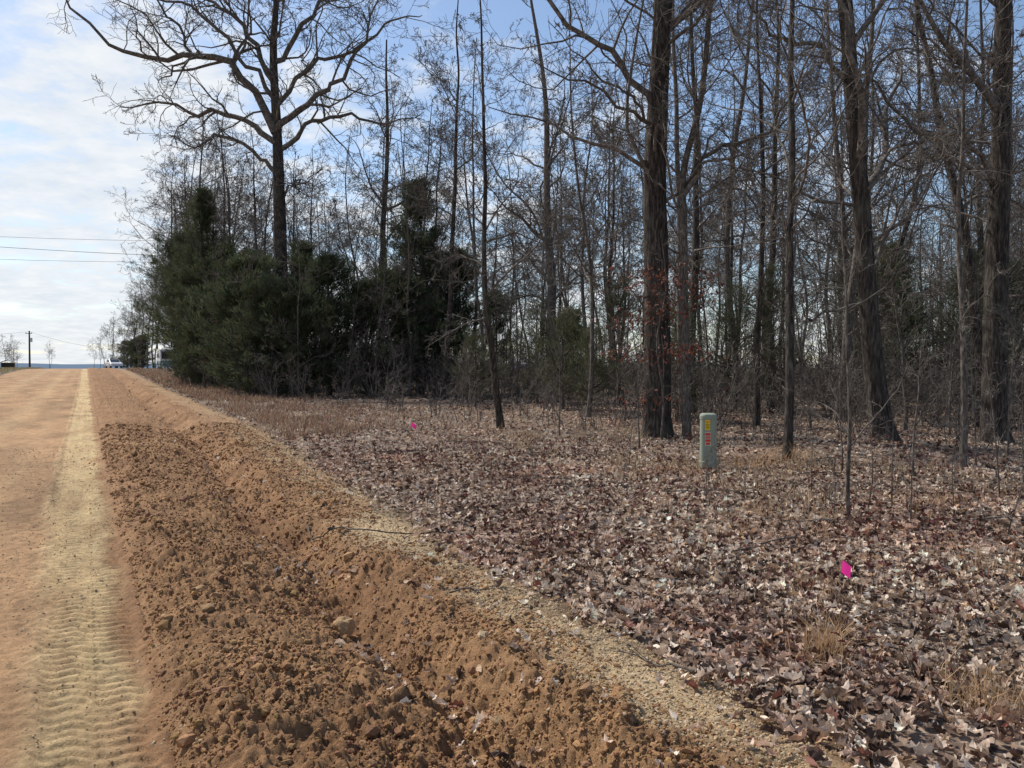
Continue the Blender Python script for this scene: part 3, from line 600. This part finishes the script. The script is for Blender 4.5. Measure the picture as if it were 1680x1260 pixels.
for a in [(-21.0,52,0,1.0,1.1),(-24.8,57.5,5,1.1,1.15),(-23.0,55,5,.95,1.2),(-18.6,49.5,1,1.0,1.15),(-16.2,47.5,2,1.1,1.2),(-12.9,39.6,2,.80,1.2),(-11.2,38.8,4,1.1,1.3),(-14.6,42,4,1.35,1.25),(-9.6,40,2,.95,1.15),(-12.4,45.5,1,.95,1.1),(-7.6,40,4,1.1,1.3),(-6.1,41,4,1.25,1.25),(-5.2,43,3,1.1,1.15),(-3.2,43.5,2,1.05,1.2),(-4.2,40.5,4,.9,1.3),(-17.3,50,4,1.1,1.3),(-19.8,50,4,1.2,1.3),(-22.9,54.5,4,.8,1.1),(-64.8,134,2,.75,1.5),(-67,136,4,1.0,1.5),(-75.6,150,4,1,1.6),(19,38,1,.85,1),(17,34,4,1.0,1.1),(22,36,2,.9,1),(-1.,48,2,.8,1),(3.4,44,4,.9,1.1),(26.5,40,2,.9,1.2)]: cedar_at(*a)
PN=[cedar(520+i,[4.5,3.2,6][i],[1.6,1.3,1.9][i],[60,45,80][i],.12,8,9,(.065,.070,.038),(.125,.13,.075),.008,.6) for i in range(3)]
for i,(x,y,k,s) in enumerate([(2.6,25,1,.9),(1.0,30,0,.9),(5.0,23,0,.8),(3.9,28,2,.8),(-1.4,29,1,.9),(12.5,26,2,1),(15,25.5,0,1),(9.5,28,2,.9),(7.6,26,0,1),(17.5,29,2,1),(18,23.5,0,.9),(1.8,27,1,1.1),(13.5,30,2,1.1),(20,26,1,1)]):
    e=add('young_pine',None,loc=(x,y,float(surf_z(x,y))-.05),rz=i*1.3,scale=s,label='young sparse pine with pale green needles among trunks',category='tree',group='young pines in the understory'); e.empty_display_size=.3
    add('trunk',PN[k][0],e); add('crown',PN[k][1],e)
# ---------------------------------------------------------------- fallen branches
g=np.random.default_rng(700)
FB=[(.95,10.3,-.25,2.2),(-.2,8.2,.5,1.1),(2.2,6.3,.2,1.0),(3.4,5.3,1.2,.9),(1.1,4.6,2.3,.6),(5,11,.1,2),(-1.2,14,.3,2.4),(.3,15.5,-.2,3),(6,13,.4,2.2),(-3,19,.2,3),(2.6,9.3,.1,1.5),(-.25,5.0,.7,.4),(.7,3.9,2.5,.5),(4.2,9.8,-.4,1.4),(0.8,7.3,.9,.8)]+[(g.uniform(.6,9),g.uniform(5,15),g.uniform(0,3.1),g.uniform(.4,1.7)) for _ in range(36)]
for i,(x,y,a,l) in enumerate(FB):
    t=np.linspace(-.5,.5,9); px=x+np.cos(a)*l*t+g.normal(0,.012*l,9); py=y+np.sin(a)*l*t+g.normal(0,.012*l,9)
    pz=surf_z(px,py)+.055+g.normal(0,.01,9)
    P=np.stack([px,py,pz],1)[None]-np.array([x,y,0]); R=np.linspace(.011,.003,9)[None]*(.5+l*.2)
    A,AR=grow(P,R,4,.2,.95,.3,35,4,.6,0,.1,.002,g); V,F=join([tubes(P,R,6),tubes(A,AR,4)])
    add('fallen_branch',mk('fallen_branch',V,F,M_bark2),loc=(x,y,0),label='dry fallen branch lying on dead leaves',category='branch',group='fallen branches')
pl=np.array([(-2.05,7.6),(-1.9,7.3),(-1.55,6.95),(-1.15,6.82),(-.85,6.95),(-.68,7.2),(-.5,7.35)])
q=resample(np.c_[pl,np.zeros(7)],40); q[:,2]=surf_z(q[:,0],q[:,1])+.015+.03*np.sin(np.linspace(0,3.1,40))
V,F=tubes(q[None],np.full((1,40),.0055),8)
add('cable',mk('cable',V,F,plain('black_rubber',(.012,.012,.012),.5)),label='thin black cable end looped over the gravel verge',category='cable')
# ---------------------------------------------------------------- pedestal
ped=add('utility_pedestal',None,loc=(3.12,12.1,float(surf_z(3.12,12.1))-.02),rz=math.radians(-8),label='grey-green plastic utility pedestal with warning stickers in leaves',category='utility pedestal')
Mg=plain('green_plastic',(.25,.275,.215),.65,0,.1,5)
def rprof(w,d,rad,n=6):
    o=[]
    for (cx,cy,a0) in [(w/2-rad,d/2-rad,0),(-w/2+rad,d/2-rad,90),(-w/2+rad,-d/2+rad,180),(w/2-rad,-d/2+rad,270)]:
        for k in range(n+1):
            a=math.radians(a0+90*k/n); o.append((cx+rad*math.cos(a),cy+rad*math.sin(a)))
    return np.array(o)
def loft(secs,cap=True):
    n=len(secs[0][0]); V=[];Fq=[]
    for p,z in secs: V+= [(a,b,z) for a,b in p]
    for k in range(len(secs)-1):
        for i in range(n): j=(i+1)%n; Fq.append((k*n+i,k*n+j,(k+1)*n+j,(k+1)*n+i))
    me=bpy.data.meshes.new('m'); Fq.append(tuple(range((len(secs)-1)*n,len(secs)*n))); Fq.append(tuple(range(n))[::-1]); me.from_pydata(V,[],Fq); me.update(); return me
def put(nm,me,par,mat,bv=0,smooth=False,**k):
    me.name=nm; me.materials.append(mat)
    if smooth: me.polygons.foreach_set('use_smooth',[True]*len(me.polygons))
    o=add(nm,me,par,**k)
    if bv: bevel(o,bv)
    return o
put('base',loft([(rprof(.275,.235,.08),-.05),(rprof(.275,.235,.08),.16),(rprof(.262,.222,.078),.17)]),ped,Mg,.004)
put('cover',loft([(rprof(.258,.218,.076),.165),(rprof(.25,.21,.072),.84)]),ped,Mg,.004)
put('cap',loft([(rprof(.268,.228,.09),.835),(rprof(.268,.228,.09),.885),(rprof(.25,.21,.085),.91),(rprof(.19,.16,.07),.925)]),ped,Mg,.006)
My=plain('yellow_sticker',(.80,.52,.02),.5); Mr=plain('red_sticker_ink',(.62,.04,.02),.5); Mk=plain('black_sticker_ink',(.02,.02,.02),.5); Mws=plain('cream_sticker',(.50,.47,.36),.5)
def bx(nm,cx,cy,cz,sx,sy,sz,par,mat,bv=0):
    V,F=boxm(cx,cy,cz,sx,sy,sz); me=mk(nm,V,F,mat,None,False); o=add(nm,me,par)
    if bv: bevel(o,bv)
    return o
yf=-.1095; ox=-.022
st=bx('warning_sticker',ox,yf,.745,.075,.003,.16,ped,My)
for k,(zz,ww) in enumerate([(.80,.06),(.78,.04),(.75,.062),(.73,.05),(.71,.06),(.685,.04)]): bx('sticker_line',ox,yf-.0025,zz,ww,.002,.008,st,Mr if k==0 else Mk)
ls=bx('red_text_sticker',ox+.006,yf,.525,.088,.003,.22,ped,Mws)
for k,(zz,xs) in enumerate([(.60,(-.03,-.01,.01,.03)),(.55,(-.025,.0,.025)),(.50,(-.03,-.01,.01,.03)),(.45,(-.02,.0,.02))]):
    V,F=join([boxm(ox+.006+xx,yf-.003,zz,.018,.003,.038) for xx in xs]); add('red_marking',mk('red_marking',V,F,Mr,None,False),ls)
# ---------------------------------------------------------------- marker flags
Mp=attrmat('pink_flag',.5,.05,10,0,.45); Mw=plain('steel_wire',(.3,.3,.3),.4,.8)
def flag(x,y,h,fw,fh,rz,lean=0):
    e=add('marker_flag',None,loc=(x,y,float(surf_z(x,y))-.02),rz=rz,label='small neon pink marking flag on a wire stuck in leaves',category='marker flag',group='pink marking flags'); e.rotation_euler=(0,lean,rz)
    P=np.array([[0,0,0],[.002,0,h*.5],[0,0,h]])[None]; V,F=tubes(P,np.full((1,3),.0018),6); add('wire',mk('wire',V,F,Mw),e)
    gx,gz=np.meshgrid(np.linspace(0,1,8),np.linspace(0,1,7)); V=np.stack([gx*fw-.002,.05*fw*np.sin(gx*4),h-.004-gz*fh*.85-gx*fh*.45],-1)
    add('flag_sheet',mk('flag_sheet',V,gridF(7,8),Mp,np.array([.95,.05,.36]),False),e)
flag(2.12,4.95,.35,.072,.095,.2,.12); flag(-2.5,18.3,.32,.15,.11,-.2,.3); flag(-20.2,50.5,.5,.2,.15,0)
# ---------------------------------------------------------------- car
Mcar=plain('silver_car_paint',(.62,.64,.66),.3,.2,.03,3,.5); Mgl=plain('dark_glass',(.02,.025,.03),.08,0,.1,3,.6); Mty=plain('tyre_rubber',(.02,.02,.02),.85); Mrim=plain('wheel_rim_metal',(.5,.5,.5),.35,.8); Mlt=plain('lamp_lens',(.8,.8,.78),.1); Mred=plain('tail_lamp_red',(.4,.02,.02),.2)
def extr(prof,w,name):
    n=len(prof); V=[(x,-w/2,z) for x,z in prof]+[(x,w/2,z) for x,z in prof]; F=[tuple(range(n))[::-1],tuple(range(n,2*n))]+[(i,(i+1)%n,(i+1)%n+n,i+n) for i in range(n)]
    me=bpy.data.meshes.new(name); me.from_pydata(V,[],F); me.update(); return me
def cyl(nm,x,y,z,r_,w,par,mat,seg=20,bv=.0):
    th=np.linspace(0,2*math.pi,seg,endpoint=False); V=[(x+r_*math.cos(t),y-w/2,z+r_*math.sin(t)) for t in th]+[(x+r_*math.cos(t),y+w/2,z+r_*math.sin(t)) for t in th]
    F=[tuple(range(seg)),tuple(range(seg,2*seg))[::-1]]+[(i,i+seg,(i+1)%seg+seg,(i+1)%seg) for i in range(seg)]
    me=bpy.data.meshes.new(nm); me.from_pydata(V,[],F); return put(nm,me,par,mat,bv)
cx,cy=-64.0,122.5; car=add('parked_car',None,loc=(cx,cy,float(Hb(uv(cx,cy)[1]))+.12),rz=math.radians(-50),label='silver sedan parked on grass by the dirt road',category='car')
put('body',extr([(-2.2,.3),(-2.25,.75),(-2.05,.92),(-1.3,.98),(1.0,.95),(2.0,.82),(2.25,.65),(2.25,.3)],1.78,'body'),car,Mcar,.09)
put('roof',extr([(-1.5,.96),(-.95,1.38),(-.5,1.45),(.25,1.43),(1.05,.95)],1.5,'roof'),car,Mcar,.06)
put('side_window',extr([(-1.28,1.0),(-.9,1.32),(-.45,1.37),(.2,1.35),(.8,1.0)],1.53,'w'),car,Mgl)
for nm,p in (('windscreen',[(.30,1.405),(.32,1.43),(1.08,.985),(1.0,.97)]),('rear_window',[(-1.44,.98),(-1.5,1.0),(-.98,1.385),(-.93,1.36)])): put(nm,extr(p,1.3,nm),car,Mgl)
for x in(-1.35,1.4):
    for y in(-.8,.8):
        w=cyl('wheel',x,y,.32,.32,.2,car,Mty,24,.02); cyl('rim',x,y+(.02 if y>0 else -.02),.32,.19,.2,w,Mrim,16)
for y in(-.62,.62): bx('headlight',2.2,y,.68,.1,.34,.14,car,Mlt,.02); bx('tail_light',-2.22,y,.78,.08,.32,.14,car,Mred,.02)
bx('bumper',2.28,0,.42,.1,1.6,.16,car,Mcar,.03)
Mw1=plain('cream_rv_paint',(.62,.62,.58),.4); Mw2=plain('blue_grey_rv_paint',(.13,.2,.21),.45)
cx,cy=-47.0,104.; rv_=add('parked_motorhome',None,loc=(cx,cy,float(Hb(uv(cx,cy)[1]))-.05),rz=math.radians(-62),scale=.93,label='white and blue-grey motorhome parked beside dark cedars',category='motorhome')
put('body',extr([(-4,.4),(-4,2.95),(-3.8,3.08),(3.3,3.08),(3.7,2.9),(3.95,1.7),(4.0,1.1),(4.0,.4)],2.35,'b'),rv_,Mw1,.12)
put('lower_skirt',extr([(-4.02,.38),(-4.02,1.25),(4.03,1.25),(4.05,.38)],2.38,'b'),rv_,Mw2,.04)
put('windscreen',extr([(3.99,1.55),(3.80,2.55),(3.87,2.6),(4.03,1.55)],2.0,'w'),rv_,Mgl)
for k,xx in enumerate((-2.6,-.8,1.4)): bx('side_window',xx,0,2.05,1.1,2.40,.6,rv_,Mgl)
for x in(-2.3,2.8):
    for y in(-1.05,1.05): w=cyl('wheel',x,y,.42,.42,.26,rv_,Mty,24,.02); cyl('rim',x,y+(.02 if y>0 else -.02),.42,.24,.26,w,Mrim,16)
for y in(-.85,.85): bx('headlight',4.03,y,.85,.1,.3,.18,rv_,Mlt,.02)
bx('roof_air_conditioner',-.5,0,3.2,.9,.7,.24,rv_,Mw1,.05); bx('bumper',4.08,0,.5,.12,2.2,.2,rv_,Mrim,.03)
# ---------------------------------------------------------------- poles & wires
Mwood=barkmat('weathered_pole_wood',(.05,.038,.03),(.09,.07,.055),(.13,.105,.085),(20,20,2),.005)
def pole(x,y,h,lab):
    z=float(surf_z(x,y)); e=add('utility_pole',None,loc=(x,y,z-.1),label=lab,category='utility pole')
    V,F=tubes(np.array([[0,0,0],[0,0,h/2],[0,0,h]])[None],np.array([[.19,.16,.13]]),12); add('shaft',mk('shaft',V,F,Mwood),e)
    bx('crossarm',0,-.16,h-.5,1.3,.1,.12,e,Mwood); V,F=tubes(np.array([[.3,.1,h-2.2],[.3,.1,h-1.4]])[None],np.array([[.22,.22]]),12); add('transformer',mk('transformer',V,F,Mrim),e)
    for xx in(-.6,0,.6): V,F=tubes(np.array([[xx,-.16,h-.44],[xx,-.16,h-.32],[xx,-.16,h-.24]])[None],np.array([[.03,.06,.03]]),8); add('insulator',mk('insulator',V,F,Mrim),e)
    return z+h
pole(-95.5,151,7.6,'wooden utility pole standing beyond the road crest')
pole(-26.0,63,11.5,'wooden utility pole hidden behind cedars')
Mwi=plain('wire_black',(.03,.03,.03),.6)
def wire(a,b,sag,lab,rad=.012):
    a=np.array(a,float);b=np.array(b,float); t=np.linspace(0,1,40)[:,None]; P=a+(b-a)*t; P[:,2]-=sag*4*(t*(1-t))[:,0]
    o=a.copy(); V,F=tubes((P-o)[None],np.full((1,40),rad),5); add('power_line',mk('power_line',V,F,Mwi),loc=tuple(o),label=lab,category='power line',group='overhead power lines')
wire((-62,63,13.6),(-26,63,12.0),.35,'thin black overhead line crossing the road',.014)
wire((-62,63,13.2),(-26,63,10.7),.3,'thin black overhead line crossing the road',.02)
wire((-62,63.2,11.6),(-26,63.2,10.3),.35,'thin black overhead line crossing the road',.014)
wire((-95.5,151,8.7),(-75,140,5.1),.4,'thin black overhead line from a distant pole',.02)
wire((-95.5,151,8.7),(-140,160,9.2),1,'thin black overhead line from a distant pole',.02)
sh=add('small_shed',None,loc=(-97.8,148,float(Hb(uv(-97.5,148)[1]))-.5),rz=.5,scale=.85,label='small dark open shed across the dirt road',category='shed')
Msh=plain('dark_shed_boards',(.16,.13,.105),.8); Mrf=plain('grey_shed_roof',(.25,.23,.22),.6)
bx('back_wall',0,.9,1.0,2.6,.08,2.0,sh,Msh); bx('side_wall',-1.25,0,1.0,.08,1.7,2.0,sh,Msh); bx('side_wall',1.25,0,1.0,.08,1.7,2.0,sh,Msh)
put('roof',extr([(-1.6,1.95),(0,2.6),(1.6,1.95),(1.6,2.05),(0,2.72),(-1.6,2.05)],2.3,'roof'),sh,Mrf)
t=np.linspace(-1.2,.3,120); L_=2600; hx=L_*np.sin(t); hy=L_*np.cos(t); hz=14+12*fbm(t*7,0*t,4,3)-6
V=np.concatenate([np.stack([hx,hy,0*hx-30],1),np.stack([hx*1.05,hy*1.05,hz],1),np.stack([hx*1.2,hy*1.2,0*hx-30],1)]).reshape(3,120,3)
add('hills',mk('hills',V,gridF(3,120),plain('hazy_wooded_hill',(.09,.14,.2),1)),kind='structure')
# ---------------------------------------------------------------- world & light
AZ=math.radians(-52); EL=math.radians(50)
w=bpy.data.worlds.new('World'); sc.world=w; w.use_nodes=True; nt=w.node_tree; bg=nt.nodes['Background']
sky=N(nt,'ShaderNodeTexSky',sky_type='NISHITA'); sky.sun_disc=False; sky.sun_elevation=EL; sky.sun_rotation=AZ; sky.air_density=1.0; sky.dust_density=.6; sky.ozone_density=1.6
tc=N(nt,'ShaderNodeTexCoord'); sx=N(nt,'ShaderNodeSeparateXYZ'); nt.links.new(tc.outputs['Generated'],sx.inputs[0])
def mth(op,a,b=None,c=None):
    n=N(nt,'ShaderNodeMath',operation=op)
    for i,v_ in enumerate((a,b,c)):
        if v_ is None: continue
        if isinstance(v_,(int,float)): n.inputs[i].default_value=v_
        else: nt.links.new(v_,n.inputs[i])
    return n.outputs[0]
zz=mth('ADD',mth('MAXIMUM',sx.outputs[2],0.0),.13)
cb=N(nt,'ShaderNodeCombineXYZ'); nt.links.new(mth('DIVIDE',sx.outputs[0],zz),cb.inputs[0]); nt.links.new(mth('DIVIDE',sx.outputs[1],zz),cb.inputs[1])
nA=noise(nt,cb.outputs[0],1.3,7,.55); nB=noise(nt,cb.outputs[0],7.,6,.6)
cov=mth('ADD',mth('MULTIPLY',nA,.65),mth('MULTIPLY',nB,.35)); cov=mth('ADD',cov,mth('MULTIPLY',sx.outputs[0],-.14)); cov=mth('ADD',cov,mth('MULTIPLY',mth('SUBTRACT',.33,sx.outputs[2]),.28))
mr=N(nt,'ShaderNodeMapRange'); mr.interpolation_type='SMOOTHSTEP'; nt.links.new(cov,mr.inputs[0]); mr.inputs[1].default_value=.46; mr.inputs[2].default_value=.64; mr.inputs[4].default_value=.95
cc=ramp(nt,nB,[(.3,(4.8,5.2,5.7)),(.7,(6.2,6.35,6.5))])
fin=mix(nt,mr.outputs[0],sky.outputs[0],cc)
nt.links.new(fin,bg.inputs[0]); bg.inputs[1].default_value=.15
sd=bpy.data.lights.new('sun','SUN'); sd.energy=5.0; sd.angle=math.radians(.5); sd.color=(1,.965,.90)
so=bpy.data.objects.new('sun',sd); COL.objects.link(so)
d=Vector((math.sin(AZ)*math.cos(EL),math.cos(AZ)*math.cos(EL),math.sin(EL))); so.rotation_euler=d.to_track_quat('Z','Y').to_euler()
cam=bpy.data.cameras.new('camera'); co=bpy.data.objects.new('camera',cam); COL.objects.link(co); co.location=(0,0,1.6); co.rotation_euler=(math.radians(90-1.24),0,0)
cam.sensor_width=36; cam.lens=26.8; cam.clip_end=20000; cam.clip_start=.05; sc.camera=co
